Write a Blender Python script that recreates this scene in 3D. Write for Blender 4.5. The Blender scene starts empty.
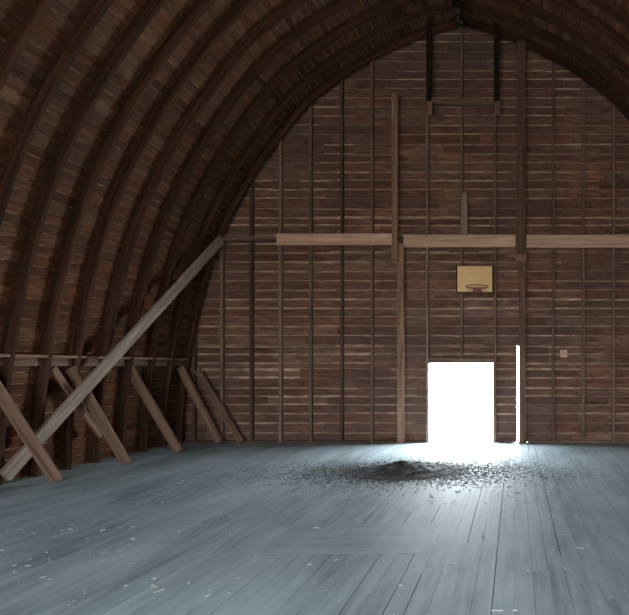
import bpy, bmesh, math, random
from mathutils import Vector, noise
random.seed(7)
S=48.0; D=11.5; H=1.583; CX=-1.083; REAR=-4.0
def wx(px): return (px-515)/S
def wz(py): return H+(366-py)/S

# ---------------------------------------------------------------- materials
def wood(name,c1,c2,dust=None,dust_amt=0.0,rough=0.85,gs=(1.2,22,22),var=0.5,bump=0.25,spec=0.2,blotch=0.9,bs=(1,1,1),hue=0.0):
    m=bpy.data.materials.new(name); m.use_nodes=True
    nt=m.node_tree; N=nt.nodes; L=nt.links
    b=N['Principled BSDF']; b.inputs['Roughness'].default_value=rough
    b.inputs['Specular IOR Level'].default_value=spec
    at=N.new('ShaderNodeAttribute'); at.attribute_name='grain'
    mp=N.new('ShaderNodeMapping'); mp.inputs['Scale'].default_value=gs
    L.new(at.outputs['Vector'],mp.inputs['Vector'])
    n=N.new('ShaderNodeTexNoise'); n.inputs['Scale'].default_value=1; n.inputs['Detail'].default_value=6; n.inputs['Distortion'].default_value=0.6
    L.new(mp.outputs[0],n.inputs['Vector'])
    r=N.new('ShaderNodeValToRGB'); r.color_ramp.elements[0].position=0.3; r.color_ramp.elements[1].position=0.72
    r.color_ramp.elements[0].color=(*c1,1); r.color_ramp.elements[1].color=(*c2,1)
    L.new(n.outputs['Fac'],r.inputs[0])
    rn=N.new('ShaderNodeAttribute'); rn.attribute_name='rnd'
    mr=N.new('ShaderNodeMapRange'); mr.inputs['To Min'].default_value=1-var; mr.inputs['To Max'].default_value=1+var*0.7
    L.new(rn.outputs['Fac'],mr.inputs['Value'])
    hs=N.new('ShaderNodeHueSaturation'); L.new(r.outputs[0],hs.inputs['Color']); L.new(mr.outputs[0],hs.inputs['Value'])
    if hue:
        ma=N.new('ShaderNodeMath'); ma.operation='MULTIPLY'; ma.inputs[1].default_value=7.31; L.new(rn.outputs['Fac'],ma.inputs[0])
        fr=N.new('ShaderNodeMath'); fr.operation='FRACT'; L.new(ma.outputs[0],fr.inputs[0])
        mh=N.new('ShaderNodeMapRange'); mh.inputs['To Min'].default_value=.5-hue; mh.inputs['To Max'].default_value=.5+hue; L.new(fr.outputs[0],mh.inputs['Value']); L.new(mh.outputs[0],hs.inputs['Hue'])
        ms=N.new('ShaderNodeMapRange'); ms.inputs['To Min'].default_value=1.05; ms.inputs['To Max'].default_value=.85; L.new(fr.outputs[0],ms.inputs['Value']); L.new(ms.outputs[0],hs.inputs['Saturation'])
    out=hs.outputs[0]
    tc=N.new('ShaderNodeTexCoord'); mp2=N.new('ShaderNodeMapping'); mp2.inputs['Scale'].default_value=bs
    n2=N.new('ShaderNodeTexNoise'); n2.inputs['Scale'].default_value=blotch; n2.inputs['Detail'].default_value=6; n2.inputs['Roughness'].default_value=.6
    L.new(tc.outputs['Object'],mp2.inputs['Vector']); L.new(mp2.outputs[0],n2.inputs['Vector'])
    if dust:
        r2=N.new('ShaderNodeMapRange'); r2.inputs['From Min'].default_value=0.38; r2.inputs['From Max'].default_value=0.66
        r2.inputs['To Min'].default_value=0; r2.inputs['To Max'].default_value=dust_amt
        L.new(n2.outputs['Fac'],r2.inputs['Value'])
        mx=N.new('ShaderNodeMixRGB'); mx.inputs[2].default_value=(*dust,1)
        L.new(r2.outputs[0],mx.inputs[0]); L.new(out,mx.inputs[1]); out=mx.outputs[0]
    L.new(out,b.inputs['Base Color'])
    bp=N.new('ShaderNodeBump'); bp.inputs['Strength'].default_value=bump; bp.inputs['Distance'].default_value=0.01
    L.new(n.outputs['Fac'],bp.inputs['Height']); L.new(bp.outputs[0],b.inputs['Normal'])
    return m
M_gable=wood('gable_board_wood',(0.105,0.050,0.034),(0.33,0.165,0.108),(0.095,0.066,0.056),0.7,var=0.32,gs=(3.2,16,16),blotch=.55,hue=.006)
M_back=wood('gap_light_siding_wood',(0.20,0.13,0.085),(0.85,0.60,0.43),(.13,.095,.078),.7,var=0.3,gs=(3.5,8,8),blotch=.7)  # siding toned pale so board gaps imitate light coming through, plus dust
M_roof=wood('roof_board_wood',(0.08,0.030,0.014),(0.25,0.10,0.043),(0.06,0.027,0.016),0.6,var=0.4,hue=.006)
M_shing=wood('shingle_underside',(0.10,0.05,0.025),(0.55,0.28,0.14),var=0.3,gs=(4,10,10))
M_rib=wood('rib_wood',(0.027,0.012,0.007),(0.10,0.044,0.023),var=0.35)
M_stud=wood('stud_wood',(0.11,0.072,0.055),(0.28,0.185,0.140),var=0.5)
M_post=wood('post_wood',(0.11,0.065,0.045),(0.32,0.19,0.125),var=0.45)
M_dark=wood('dark_wood',(0.010,0.007,0.006),(0.030,0.018,0.013),var=0.2)
M_sub=wood('subfloor_wood',(0.10,0.12,0.13),(0.20,0.24,0.25),var=0.2)
M_tan=wood('tan_beam_wood',(0.50,0.31,0.20),(0.86,0.60,0.43),var=0.1)
M_brace=wood('brace_wood',(0.12,0.068,0.045),(0.30,0.185,0.13),var=0.25)
M_brace2=wood('grey_brace_wood',(0.19,0.145,0.11),(0.40,0.325,0.265),var=0.15)
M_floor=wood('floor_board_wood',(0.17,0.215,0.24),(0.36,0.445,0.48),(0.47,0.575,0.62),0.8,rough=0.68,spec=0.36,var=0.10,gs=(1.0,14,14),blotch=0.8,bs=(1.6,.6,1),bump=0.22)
M_board=wood('backboard_plywood',(0.96,0.58,0.26),(1.0,0.76,0.40),var=0.0,gs=(4,12,12))
M_hay=wood('old_hay',(0.03,0.03,0.028),(0.15,0.145,0.135),gs=(9,9,9),var=0.6,bump=1)
M_chip=wood('pale_straw',(0.45,0.44,0.40),(0.85,0.82,0.74),gs=(9,9,9),var=0.3)
def plain(name,c,rough=0.6,metal=0.0):
    m=bpy.data.materials.new(name); m.use_nodes=True; nt=m.node_tree; b=nt.nodes['Principled BSDF']
    n=nt.nodes.new('ShaderNodeTexNoise'); n.inputs['Scale'].default_value=30
    r=nt.nodes.new('ShaderNodeValToRGB'); r.color_ramp.elements[0].color=(*[x*0.6 for x in c],1); r.color_ramp.elements[1].color=(*c,1)
    nt.links.new(n.outputs['Fac'],r.inputs[0]); nt.links.new(r.outputs[0],b.inputs['Base Color'])
    b.inputs['Roughness'].default_value=rough; b.inputs['Metallic'].default_value=metal
    return m
M_iron=plain('rusty_iron',(0.04,0.03,0.025),0.6,0.6)
M_rim=plain('orange_rim_paint',(0.30,0.07,0.025),0.5)
M_net=plain('old_net_cord',(0.35,0.28,0.22),0.9)
M_rope=plain('hay_rope',(0.14,0.10,0.07),0.9)

# ---------------------------------------------------------------- builder
class B:
    def __init__(s,name,mats):
        s.name=name; s.bm=bmesh.new(); s.g=s.bm.verts.layers.float_vector.new('grain'); s.r=s.bm.verts.layers.float.new('rnd'); s.mats=mats
    def box(s,c,a,u,v,mi=0,rnd=None):
        c,a,u,v=Vector(c),Vector(a),Vector(u),Vector(v)
        o=Vector((random.uniform(0,90),random.uniform(0,90),random.uniform(0,90)))
        rnd=random.random() if rnd is None else rnd
        vs=[]
        for i in (-1,1):
            for j in (-1,1):
                for k in (-1,1):
                    w=s.bm.verts.new(c+a*i+u*j+v*k)
                    w[s.g]=o+Vector((a.length*i,u.length*j,v.length*k)); w[s.r]=rnd; vs.append(w)
        for q in ((0,1,3,2),(4,6,7,5),(0,4,5,1),(2,3,7,6),(0,2,6,4),(1,5,7,3)):
            f=s.bm.faces.new([vs[t] for t in q]); f.material_index=mi
    def aa(s,x0,x1,y0,y1,z0,z1,ax=0,mi=0,rnd=None):
        h=[(x1-x0)/2,(y1-y0)/2,(z1-z0)/2]; E=[Vector((h[0],0,0)),Vector((0,h[1],0)),Vector((0,0,h[2]))]
        o=[ax]+[i for i in range(3) if i!=ax]
        s.box(((x0+x1)/2,(y0+y1)/2,(z0+z1)/2),E[o[0]],E[o[1]],E[o[2]],mi,rnd)
    def beam(s,p0,p1,w,t,side,mi=0,rnd=None):
        p0,p1=Vector(p0),Vector(p1); a=(p1-p0)/2; n=a.normalized()
        sd=Vector(side); sd=(sd-n*sd.dot(n)).normalized(); th=n.cross(sd)
        s.box((p0+p1)/2,a,sd*w/2,th*t/2,mi,rnd)
    def sweep(s,rings,mi=0,rnd=None,closed=True):
        o=Vector((random.uniform(0,90),random.uniform(0,90),0)); rnd=random.random() if rnd is None else rnd
        R=[]
        for ring in rings:
            row=[]
            for p,g in ring:
                w=s.bm.verts.new(p); w[s.g]=o+Vector(g); w[s.r]=rnd; row.append(w)
            R.append(row)
        n=len(R[0])
        for a,b in zip(R,R[1:]):
            for i in range(n if closed else n-1):
                f=s.bm.faces.new((a[i],a[(i+1)%n],b[(i+1)%n],b[i])); f.material_index=mi
        if closed:
            s.bm.faces.new(R[0][::-1]).material_index=mi; s.bm.faces.new(R[-1]).material_index=mi
    def tube(s,pts,rad,mi=0,n=8,loop=False):
        pts=[Vector(p) for p in pts]; rings=[]; l=0
        for i,p in enumerate(pts):
            if loop: t=(pts[(i+1)%len(pts)]-pts[i-1])
            else: t=(pts[min(i+1,len(pts)-1)]-pts[max(i-1,0)])
            t.normalize(); up=Vector((0,0,1)) if abs(t.z)<0.9 else Vector((1,0,0))
            u=t.cross(up).normalized(); v=t.cross(u)
            rings.append([(p+u*rad*math.cos(k*2*math.pi/n)+v*rad*math.sin(k*2*math.pi/n),(l,k*.01,0)) for k in range(n)])
        if loop: rings.append(rings[0])
        s.sweep(rings,mi,closed=True)
    def done(s,parent=None,smooth=False):
        bmesh.ops.recalc_face_normals(s.bm,faces=s.bm.faces)
        me=bpy.data.meshes.new(s.name); s.bm.to_mesh(me); s.bm.free()
        for m in s.mats: me.materials.append(m)
        if smooth:
            for p in me.polygons: p.use_smooth=True
        ob=bpy.data.objects.new(s.name,me); bpy.context.collection.objects.link(ob)
        if parent: ob.parent=parent
        return ob
def empty(name):
    e=bpy.data.objects.new(name,None); bpy.context.collection.objects.link(e); return e

# ---------------------------------------------------------------- arch profile
ctrl=[(283,0),(281,40),(276,80),(264,142),(243,207),(211,267),(165,329),(124,364),(83,389),(41,407),(0,420)]
ctrl=[(a/S,b/S) for a,b in ctrl]
def cr(p0,p1,p2,p3,t):
    return tuple(0.5*((2*p1[i])+(-p0[i]+p2[i])*t+(2*p0[i]-5*p1[i]+4*p2[i]-p3[i])*t*t+(-p0[i]+3*p1[i]-3*p2[i]+p3[i])*t**3) for i in (0,1))
dense=[]
for i in range(len(ctrl)-1):
    p0=ctrl[i-1] if i else (2*ctrl[0][0]-ctrl[1][0],2*ctrl[0][1]-ctrl[1][1])
    p3=ctrl[i+2] if i+2<len(ctrl) else (2*ctrl[-1][0]-ctrl[-2][0],2*ctrl[-1][1]-ctrl[-2][1])
    for k in range(24): dense.append(cr(p0,ctrl[i],ctrl[i+1],p3,k/24))
dense.append(ctrl[-1])
cum=[0]
for a,b in zip(dense,dense[1:]): cum.append(cum[-1]+math.dist(a,b))
LEN=cum[-1]
def P(s):
    s=max(0,min(LEN,s)); lo,hi=0,len(cum)-1
    while hi-lo>1:
        m=(lo+hi)//2
        if cum[m]<=s: lo=m
        else: hi=m
    t=(s-cum[lo])/(cum[hi]-cum[lo]); a,b=dense[lo],dense[hi]
    return (a[0]+(b[0]-a[0])*t,a[1]+(b[1]-a[1])*t)
def PN(s):
    s=max(0,min(LEN,s))
    a=P(s-0.05); b=P(s+0.05); tx,tz=b[0]-a[0],b[1]-a[1]; l=math.hypot(tx,tz); tx/=l; tz/=l
    return P(s),(tx,tz),(-tz,tx) if (-tz)<0 else (tz,-tx)
def halfw(z):
    for a,b in zip(dense,dense[1:]):
        if a[1]<=z<=b[1]: return a[0]+(b[0]-a[0])*(z-a[1])/(b[1]-a[1]+1e-9)
    return 0.0

# ---------------------------------------------------------------- floor
W=5.92
fl=B('floor',[M_floor,M_sub])
x=CX-W-0.15
while x<CX+W+0.15:
    w=random.uniform(0.125,0.15); y=REAR
    while y<D:
        l=random.uniform(2.2,4.6); y1=min(D+0.1,y+l)
        dz=random.uniform(-0.002,0.0)
        fl.aa(x,x+w-random.choice([.0012,.0012,.002,.002,.006]),y,y1-0.002,-0.03,dz,ax=1); y=y1
        if y>=D: break
    x+=w
fl.aa(CX-W-0.2,CX+W+0.2,REAR,D+0.1,-0.06,-0.031,ax=1,mi=1,rnd=0.5)
fl.done()

# ---------------------------------------------------------------- ceiling (curved roof sheathing)
cl=B('ceiling',[M_roof,M_shing])
bw=0.15
for sg in (-1,1):
    s=0.0
    while s<LEN-0.02:
        h=bw*random.uniform(0.93,1.07); sm=s+h/2
        (r,z),(tx,tz),(nx,nz)=PN(sm)
        u=Vector((sg*tx,0,tz))*(h/2-random.uniform(.006,.015))
        y=REAR
        while y<D+0.1:
            l=random.choice([0.57,1.14,1.71,2.28]); y1=min(D+0.1,y+l)
            n=Vector((sg*nx,0,nz)); off=random.uniform(-0.004,0.004)
            cl.box((CX+sg*r-n.x*(0.0125+off),(y+y1)/2,z-n.z*(0.0125+off)),(0,(y1-y)/2-0.004,0),u,n*0.0125)
            y=y1
        s+=h
    rows=[]
    n=70
    for i in range(n+1):
        (r,z),(tx,tz),(nx,nz)=PN(LEN*i/n); q=Vector((CX+sg*(r-nx*0.03),0,z-nz*0.03)); q2=Vector((CX+sg*(r-nx*0.10),0,z-nz*0.10)); a=LEN*i/n
        rows.append([(q+Vector((0,REAR,0)),(a,0,0)),(q+Vector((0,D+.15,0)),(a,15,0)),(q2+Vector((0,D+.15,0)),(a,15,1)),(q2+Vector((0,REAR,0)),(a,0,1))])
    cl.sweep(rows,1,0.5)
cl.done()

# ---------------------------------------------------------------- ribs
rb=B('roof_arch_ribs',[M_rib])
RS=0.57; ribY=[D-0.18-RS*i for i in range(27)]
for y in ribY:
    yy=y+random.uniform(-0.02,0.02)
    for sg in (-1,1):
        for lay in range(3):
            d0=0.055*lay+0.002; d1=d0+0.051; hw=0.028-0.003*(lay%2)
            rings=[]; n=46
            for i in range(n+1):
                s=LEN*i/n; (r,z),(tx,tz),(nx,nz)=PN(s)
                def pt(d,q): return Vector((CX+sg*(r+nx*d),yy+q,max(z+nz*d,0)))
                rings.append([(pt(d0,-hw),(s,-hw,d0)),(pt(d0,hw),(s,hw,d0)),(pt(d1,hw),(s,hw,d1)),(pt(d1,-hw),(s,-hw,d1))])
            rb.sweep(rings,0)
rb.done()

# ---------------------------------------------------------------- gable wall (with door + crack)
DX0,DX1,DZ=wx(430),wx(493),wz(363)
SX0,SX1,SZ=0.04,0.08,wz(345)
def holes(z0,z1):
    h=[]
    if z0<DZ-0.02: h.append((DX0,DX1))
    if z0<SZ-0.02: h.append((SX0,SX1))
    return h
def segs(xa,xb,hs):
    out=[(xa,xb)]
    for a,b in hs:
        o=[]
        for p,q in out:
            if b<=p or a>=q: o.append((p,q))
            else:
                if a>p: o.append((p,a))
                if b<q: o.append((b,q))
        out=o
    return out
wb=B('wall_back',[M_gable,M_back])
z=0.0
while z<8.80:
    h=random.uniform(0.165,0.215)
    if z<DZ<z+h: h=DZ-z
    elif z<SZ<z+h: h=SZ-z
    z1=z+h; gap=random.uniform(0.025,0.06)
    w=halfw(min(z+h*0.4,8.74))+0.08
    for a,b in segs(CX-w,CX+w,holes(z,z1)):
        x=a
        while x<b-0.01:
            x1=min(b,x+random.choice([0.62,0.62,1.24,1.86,2.48]))
            if b-x1<0.2: x1=b
            j=random.uniform(-0.012,0.012)
            g=gap*random.uniform(0.1,1.35)
            wb.aa(x+0.002,x1-0.002,D,D+0.012,z+g/2+j*.5,z1-g/2+j*.5)
            x=x1
        e_=0.25
        wb.aa(a-(0 if a in(DX1,SX1) else e_),b+(0 if b in (DX0,SX0) else e_),D+0.014,D+0.035,z,z1,mi=1)
    z=z1
wb.done()

# studs
st=B('wall_studs',[M_stud])
spx=[196,224,253,282,312,343,373,433,462,493,553,583,613,643,673,703,730]
def topz(x):
    r=abs(x-CX)
    best=0
    for a,b in dense:
        if a>=r: best=b
    return best
for p in spx:
    X=wx(p); zt=topz(X)-0.12; z0=0.0; w=random.uniform(0.045,0.06)
    if 430<p<493: z0=DZ+0.12
    if p==433: X=DX0-0.045; z0=0.0
    if p==493: X=DX1+0.045
    st.aa(X-w/2,X+w/2,D-0.10,D-0.001,z0,zt,ax=2)
st.aa(DX0-0.02,DX1+0.02,D-0.10,D-0.001,DZ,DZ+0.10,ax=0)
st.aa(CX-W+0.2,DX0-.07,D-0.09,D-0.002,0.0,0.04,ax=0); st.aa(.3,CX+W-0.2,D-0.09,D-0.002,0,0.04,ax=0)
st.done()
# posts
po=B('wall_post',[M_post]); X=wx(403)
po.aa(X-0.075,X+0.06,D-0.22,D-0.101,0,wz(246),ax=2,rnd=1.0); po.aa(X-0.17,X-0.05,D-0.30,D-0.221,wz(262),wz(100),ax=2,rnd=1.0)  # lower part paler: doorway light on the post is put into its colour
po.done()
po=B('wall_post',[M_post]); X=wx(521)
po.aa(X-0.045,X+0.09,D-0.24,D-0.101,0,wz(262),ax=2,rnd=.3); po.aa(X-0.09,X+0.085,D-0.25,D-0.101,wz(258),wz(48),ax=2,rnd=.1)
po.aa(X-0.11,X+0.11,D-0.28,D-0.10,wz(264),wz(257),ax=0,rnd=1.0)
po.done()
gb=B('wall_girt_beam',[M_tan])
gb.aa(wx(280),wx(395),D-0.17,D-0.101,wz(246.5),wz(235.5),ax=0); gb.aa(wx(405),wx(515.5),D-0.17,D-0.101,wz(248.5),wz(237),ax=0)
gb.aa(wx(526),CX+5.0,D-0.17,D-0.101,wz(249),wz(237),ax=0); gb.done()
gt=B('wall_girt_beam',[M_stud]); gt.aa(wx(222),wx(279),D-0.15,D-0.101,wz(242),wz(237.5),ax=0); gt.done()
c=B('wall_cleat_and_light_hole',[M_brace2]); c.aa(wx(462),wx(468),D-.13,D-.101,wz(236),wz(195),ax=2,rnd=.6); c.done()
c=B('wall_cleat_and_light_hole',[M_tan]); c.aa(wx(560),wx(567),D-.03,D-.001,wz(357),wz(350),ax=0,rnd=.6); c.done()  # tan block stands in for daylight through a small hole in the wall

# basketball hoop
bk=empty('basketball_hoop')
q=B('backboard',[M_board,M_dark]); q.aa(wx(458),wx(493),D-0.22,D-0.19,wz(293),wz(268),ax=0)
q.aa(wx(457.2),wx(458.4),D-.225,D-.185,wz(294),wz(267),ax=2,mi=1);q.aa(wx(492.6),wx(493.8),D-.225,D-.185,wz(294),wz(267),ax=2,mi=1)
q.done(bk)
q=B('mounting_blocks',[M_stud]); q.aa(wx(463),wx(467),D-0.19,D-0.10,wz(296),wz(266),ax=2); q.aa(wx(484),wx(488),D-0.19,D-0.10,wz(296),wz(266),ax=2); q.done(bk)
q=B('rim',[M_rim,M_net]); rc=Vector((wx(478.5),D-0.22-0.27,wz(290)))
ring=[rc+Vector((0.22*math.cos(t*2*math.pi/28),0.22*math.sin(t*2*math.pi/28),0)) for t in range(28)]
q.tube(ring,0.011,loop=True)
for dx in (-.07,.07): q.beam(rc+Vector((dx,.2,0)),rc+Vector((dx,.27,0)),.02,.02,(0,0,1))
q.aa(rc.x-.09,rc.x+.09,rc.y+.255,rc.y+.27,rc.z-.08,rc.z+.02)
for t in range(10):
    a=t*2*math.pi/10; b=a+.35
    q.tube([rc+Vector((.22*math.cos(a),.22*math.sin(a),0)),rc+Vector((.17*math.cos(b),.17*math.sin(b),-.09))],.004,mi=1,n=4)
q.done(bk)

# hay door frame high on gable
hf=B('hay_door_frame',[M_dark,M_post])
for p,b_ in ((431,121),(497,121)):
    X=wx(p); hf.aa(X-.055,X+.055,D-0.30,D-0.2,wz(b_-4),wz(28),ax=2,mi=0)
    hf.aa(X-.035,X+.075,D-.34,D-.301,wz(122),wz(109),ax=2,mi=1,rnd=.8)
hf.beam((wx(427),D-.25,wz(106.5)),(wx(500),D-.25,wz(109)),.08,.09,(0,0,1),mi=1,rnd=.4)
for p in (431,497):
    for zz in (40,100): hf.aa(wx(p)-.03,wx(p)+.03,D-.21,D-.02,wz(zz)-.04,wz(zz)+.04,ax=1)
hf.done()
ht=empty('hay_trolley')
ZR=dense[-1][1]-0.28
q=B('track',[M_iron]); q.aa(CX-.05,CX+.05,REAR+.3,D-.35,ZR-.012,ZR+.01,ax=1); q.aa(CX-.012,CX+.012,REAR+.3,D-.35,ZR,ZR+.1,ax=1)
y=-3
while y<D-.4:
    q.aa(CX-.01,CX+.01,y,y+.03,ZR+.08,ZR+.26,ax=2); y+=1.24
q.done(ht)
q=B('carriage',[M_iron]); y0=10.35; zc=ZR-.13
for dx in (-.075,.06): q.aa(CX+dx,CX+dx+.02,y0-.25,y0+.25,zc-.12,zc+.16,ax=1)
for dy in (-.18,.18):
    for dx in (-.05,.05):
        q.tube([(CX+dx-.012,y0+dy,ZR+.03),(CX+dx+.012,y0+dy,ZR+.03)],.05,n=14)
q.tube([(CX-.06,y0,zc-.1),(CX+.06,y0,zc-.1)],.09,n=16)
q.beam((CX-.08,y0,zc-.1),(CX-.24,y0,zc+.08),.035,.03,(0,1,0)); q.beam((CX+.08,y0,zc-.1),(CX+.2,y0,zc-.26),.035,.03,(0,1,0))
q.done(ht)
q=B('hook_rope',[M_rope]); q.tube([(CX,y0,zc-.15),(CX+.02,y0,zc-.28),(CX+.07,y0,zc-.33),(CX+.1,y0,zc-.28)],.014); q.done(ht)
rp=B('ridge_crossbar',[M_post]); rp.beam((wx(503),D-.3,wz(29)),(wx(541),D-.3,wz(30.5)),.035,.04,(0,0,1)); rp.done()

# ---------------------------------------------------------------- side wall rail and braces
XR=-6.79; XQ=2*CX-XR
ra=B('side_wall_rail',[M_brace])
ra.aa(XR-.03,XR+.02,REAR+.2,D-.25,1.58,1.70,ax=1,rnd=.5); ra.aa(XR-.06,XR+.12,REAR+.2,D-.25,1.701,1.74,ax=1,rnd=1.0)
ra.done()
ra=B('side_wall_rail',[M_brace])
ra.aa(XQ-.02,XQ+.03,REAR+.2,D-.25,1.58,1.70,ax=1,rnd=.5); ra.aa(XQ-.12,XQ+.06,REAR+.2,D-.25,1.701,1.74,ax=1,rnd=.7)
ra.done()
br=[(7.47,7.02,-6.2),(8.83,8.4,-6.22),(10.04,9.66,-6.12),(11.25,11.15,-6.02)]
def brace(y0,y1,xf,xt,side,m=M_brace,zt=1.56,w=.15,rnd=None):
    q=B('floor_brace',[m]); q.beam((xf,y0,0.03),(xt,y1,zt),w,.05,side,rnd=rnd); q.done()
for y0,y1,xf in br: brace(y0,y1,xf,XR+.03,(1,0,.3),rnd=random.uniform(.3,.9))
brace(6.2,5.75,-6.2,XR+.03,(1,0,.3)); brace(4.9,4.5,-6.2,XR+.03,(1,0,.3))
brace(11.3,11.3,-5.6,-6.5,(1,0,.3),zt=1.5,w=.13)
for y0,y1,xf in br: brace(y0,y1,2*CX-xf,2*CX-XR-.03,(1,0,-.3))
dg=B('diagonal_wind_brace',[M_brace2]); dg.beam((-6.74,7.28,.12),(-6.0,11.28,4.17),.18,.05,(0,-1,1),rnd=.6); dg.done()
ks=B('knee_strut',[M_brace]); ks.beam((-6.68,8.9,.45),(-6.74,8.05,1.55),.10,.04,(0,1,.4)); ks.done()

# ---------------------------------------------------------------- floor hatch (nearly flush)
fh=B('floor_hatch',[M_floor,M_dark])
yy=4.66
for i in range(7):
    fh.aa(-2.2+random.uniform(-.02,.02),-.78+random.uniform(-.02,.02),yy,yy+.1245,0.0004,0.0014+random.uniform(0,.0006),ax=0,rnd=random.uniform(.3,.6)); yy+=.126
fh.done()

# ---------------------------------------------------------------- hay pile + debris
hp=B('hay_pile',[M_hay,M_chip])
PC=Vector((-1.64,8.3,0)); n=60; grid=[]
for i in range(n+1):
    row=[]
    for j in range(n+1):
        x=(i/n-.5)*3.4; y=(j/n-.5)*2.2
        rr=math.hypot(x/.36,y/.36); r2=math.hypot(x/.85,y/.65)
        h=.14*math.exp(-rr*rr)+.026*math.exp(-r2*r2)
        h*=1+.45*noise.noise(Vector((x*7,y*7,1))); h+=.025*noise.noise(Vector((x*18,y*18,4)))*math.exp(-r2*r2)
        h-=0.013
        w=hp.bm.verts.new((PC.x+x,PC.y+y,h)); w[hp.g]=Vector((x,y,h)); w[hp.r]=random.random(); row.append(w)
    grid.append(row)
for i in range(n):
    for j in range(n):
        q4=(grid[i][j],grid[i+1][j],grid[i+1][j+1],grid[i][j+1])
        if max(v.co.z for v in q4)>0.0: hp.bm.faces.new(q4)
for v in [v for v in hp.bm.verts if not v.link_faces]: hp.bm.verts.remove(v)
for v in hp.bm.verts: v.co.z=max(v.co.z,-0.004)
def chip(bd,x,y,z,l,w,mi=0):
    a=random.uniform(0,math.pi); t=random.uniform(-.15,.15)
    A=Vector((math.cos(a),math.sin(a),t)).normalized(); U=Vector((-math.sin(a),math.cos(a),random.uniform(-.15,.15))).normalized(); V=A.cross(U)
    bd.box((x,y,z+abs(A.z)*l+abs(U.z)*w+.002),A*l,U*w,V*.0015,mi)
for i in range(15000):
    if i<3500: x=random.gauss(0,.36);y=random.gauss(0,.3)
    elif i<12500: x=random.gauss(.1,.78);y=random.gauss(-.05,.42)
    else: x=random.gauss(.1,1.2);y=random.gauss(-.05,.65)
    if y>2.6 or y<-2.2: continue
    rr=math.hypot(x/.36,y/.36); h=.12*math.exp(-rr*rr)
    chip(hp,PC.x+x,PC.y+y,h,random.uniform(.003,.016),random.uniform(.002,.007))
for i in range(160):
    chip(hp,random.uniform(CX-4,CX+4),random.uniform(6.15,10.5),0,random.uniform(.008,.024),random.uniform(.003,.007),1)
hp.done()
sd=B('straw_debris',[M_chip])
for i in range(380):
    x=random.uniform(CX-5,CX+5); y=random.uniform(1.5,5.95)
    chip(sd,x,y,0.005,random.uniform(.005,.020),random.uniform(.002,.006))
for i in range(22):
    x=random.uniform(-5,1); y=random.uniform(2.5,5.9); chip(sd,x,y,0.005,random.uniform(.02,.04),.009)
sd.done()

# ---------------------------------------------------------------- front gable (behind camera) with wide hay opening
OX0,OX1,OZ=-6.2,1.8,5.0
rw=B('wall_front',[M_gable])
z=0
while z<8.72:
    z1=z+.2; w=halfw(min(z+.1,8.74))+.05
    for a,b in segs(CX-w,CX+w,[(max(OX0,CX-w+.3),OX1)] if z<OZ-.02 else []):
        rw.aa(a,b,REAR-.03,REAR,z,z1-.002)
    z=z1
rw.done()

# ---------------------------------------------------------------- light
w=bpy.data.worlds.new('sky'); bpy.context.scene.world=w; w.use_nodes=True
nt=w.node_tree; N=nt.nodes; L=nt.links; bg=N['Background']
tc=N.new('ShaderNodeTexCoord'); sx=N.new('ShaderNodeSeparateXYZ'); L.new(tc.outputs['Generated'],sx.inputs[0])
mr=N.new('ShaderNodeMapRange'); mr.inputs['From Min'].default_value=-.3; mr.inputs['From Max'].default_value=.3; L.new(sx.outputs['Y'],mr.inputs['Value'])
el=N.new('ShaderNodeValToRGB'); L.new(sx.outputs['Z'],el.inputs[0])   # sky brightens with height; ground and tree line below
e=el.color_ramp.elements; e[0].position=0.0; e[0].color=(.38,.335,.28,1); e[1].position=.5; e[1].color=(.90,1.0,1.07,1)
k=e.new(.06); k.color=(.62,.60,.56,1); k=e.new(.25); k.color=(.80,.88,.92,1)
sc=N.new('ShaderNodeVectorMath'); sc.operation='SCALE'; sc.inputs['Scale'].default_value=11.0; L.new(el.outputs[0],sc.inputs[0])
mx=N.new('ShaderNodeMixRGB'); mx.inputs[2].default_value=(46,51,54,1); L.new(sc.outputs[0],mx.inputs[1])
L.new(mr.outputs[0],mx.inputs[0]); L.new(mx.outputs[0],bg.inputs['Color']); bg.inputs['Strength'].default_value=1.0
def portal(name,x0,x1,z0,z1,y,rx):
    l=bpy.data.lights.new(name,'AREA'); l.shape='RECTANGLE'; l.size=x1-x0; l.size_y=z1-z0; l.cycles.is_portal=True
    o=bpy.data.objects.new(name,l); o.location=((x0+x1)/2,y,(z0+z1)/2); o.rotation_euler=(rx,0,0); bpy.context.collection.objects.link(o)
portal('doorway_daylight',DX0,DX1,0,DZ,D+.06,-math.pi/2)
portal('rear_opening_daylight',OX0,OX1,0,OZ,REAR-.05,math.pi/2)
portal('crack_daylight',SX0,SX1,0,SZ,D+.06,-math.pi/2)

# ---------------------------------------------------------------- camera
cd=bpy.data.cameras.new('camera'); cam=bpy.data.objects.new('camera',cd); bpy.context.collection.objects.link(cam)
cam.location=(0,0,H); cam.rotation_euler=(math.pi/2,0,0)
cd.sensor_width=36; cd.sensor_fit='HORIZONTAL'; cd.lens=S*D*36/629
cd.shift_x=-(515-314.5)/629; cd.shift_y=(366-307.5)/629
cd.clip_end=200
bpy.context.scene.camera=cam
try:
    bpy.context.scene.view_settings.view_transform='Standard'
except Exception as e: print(e)
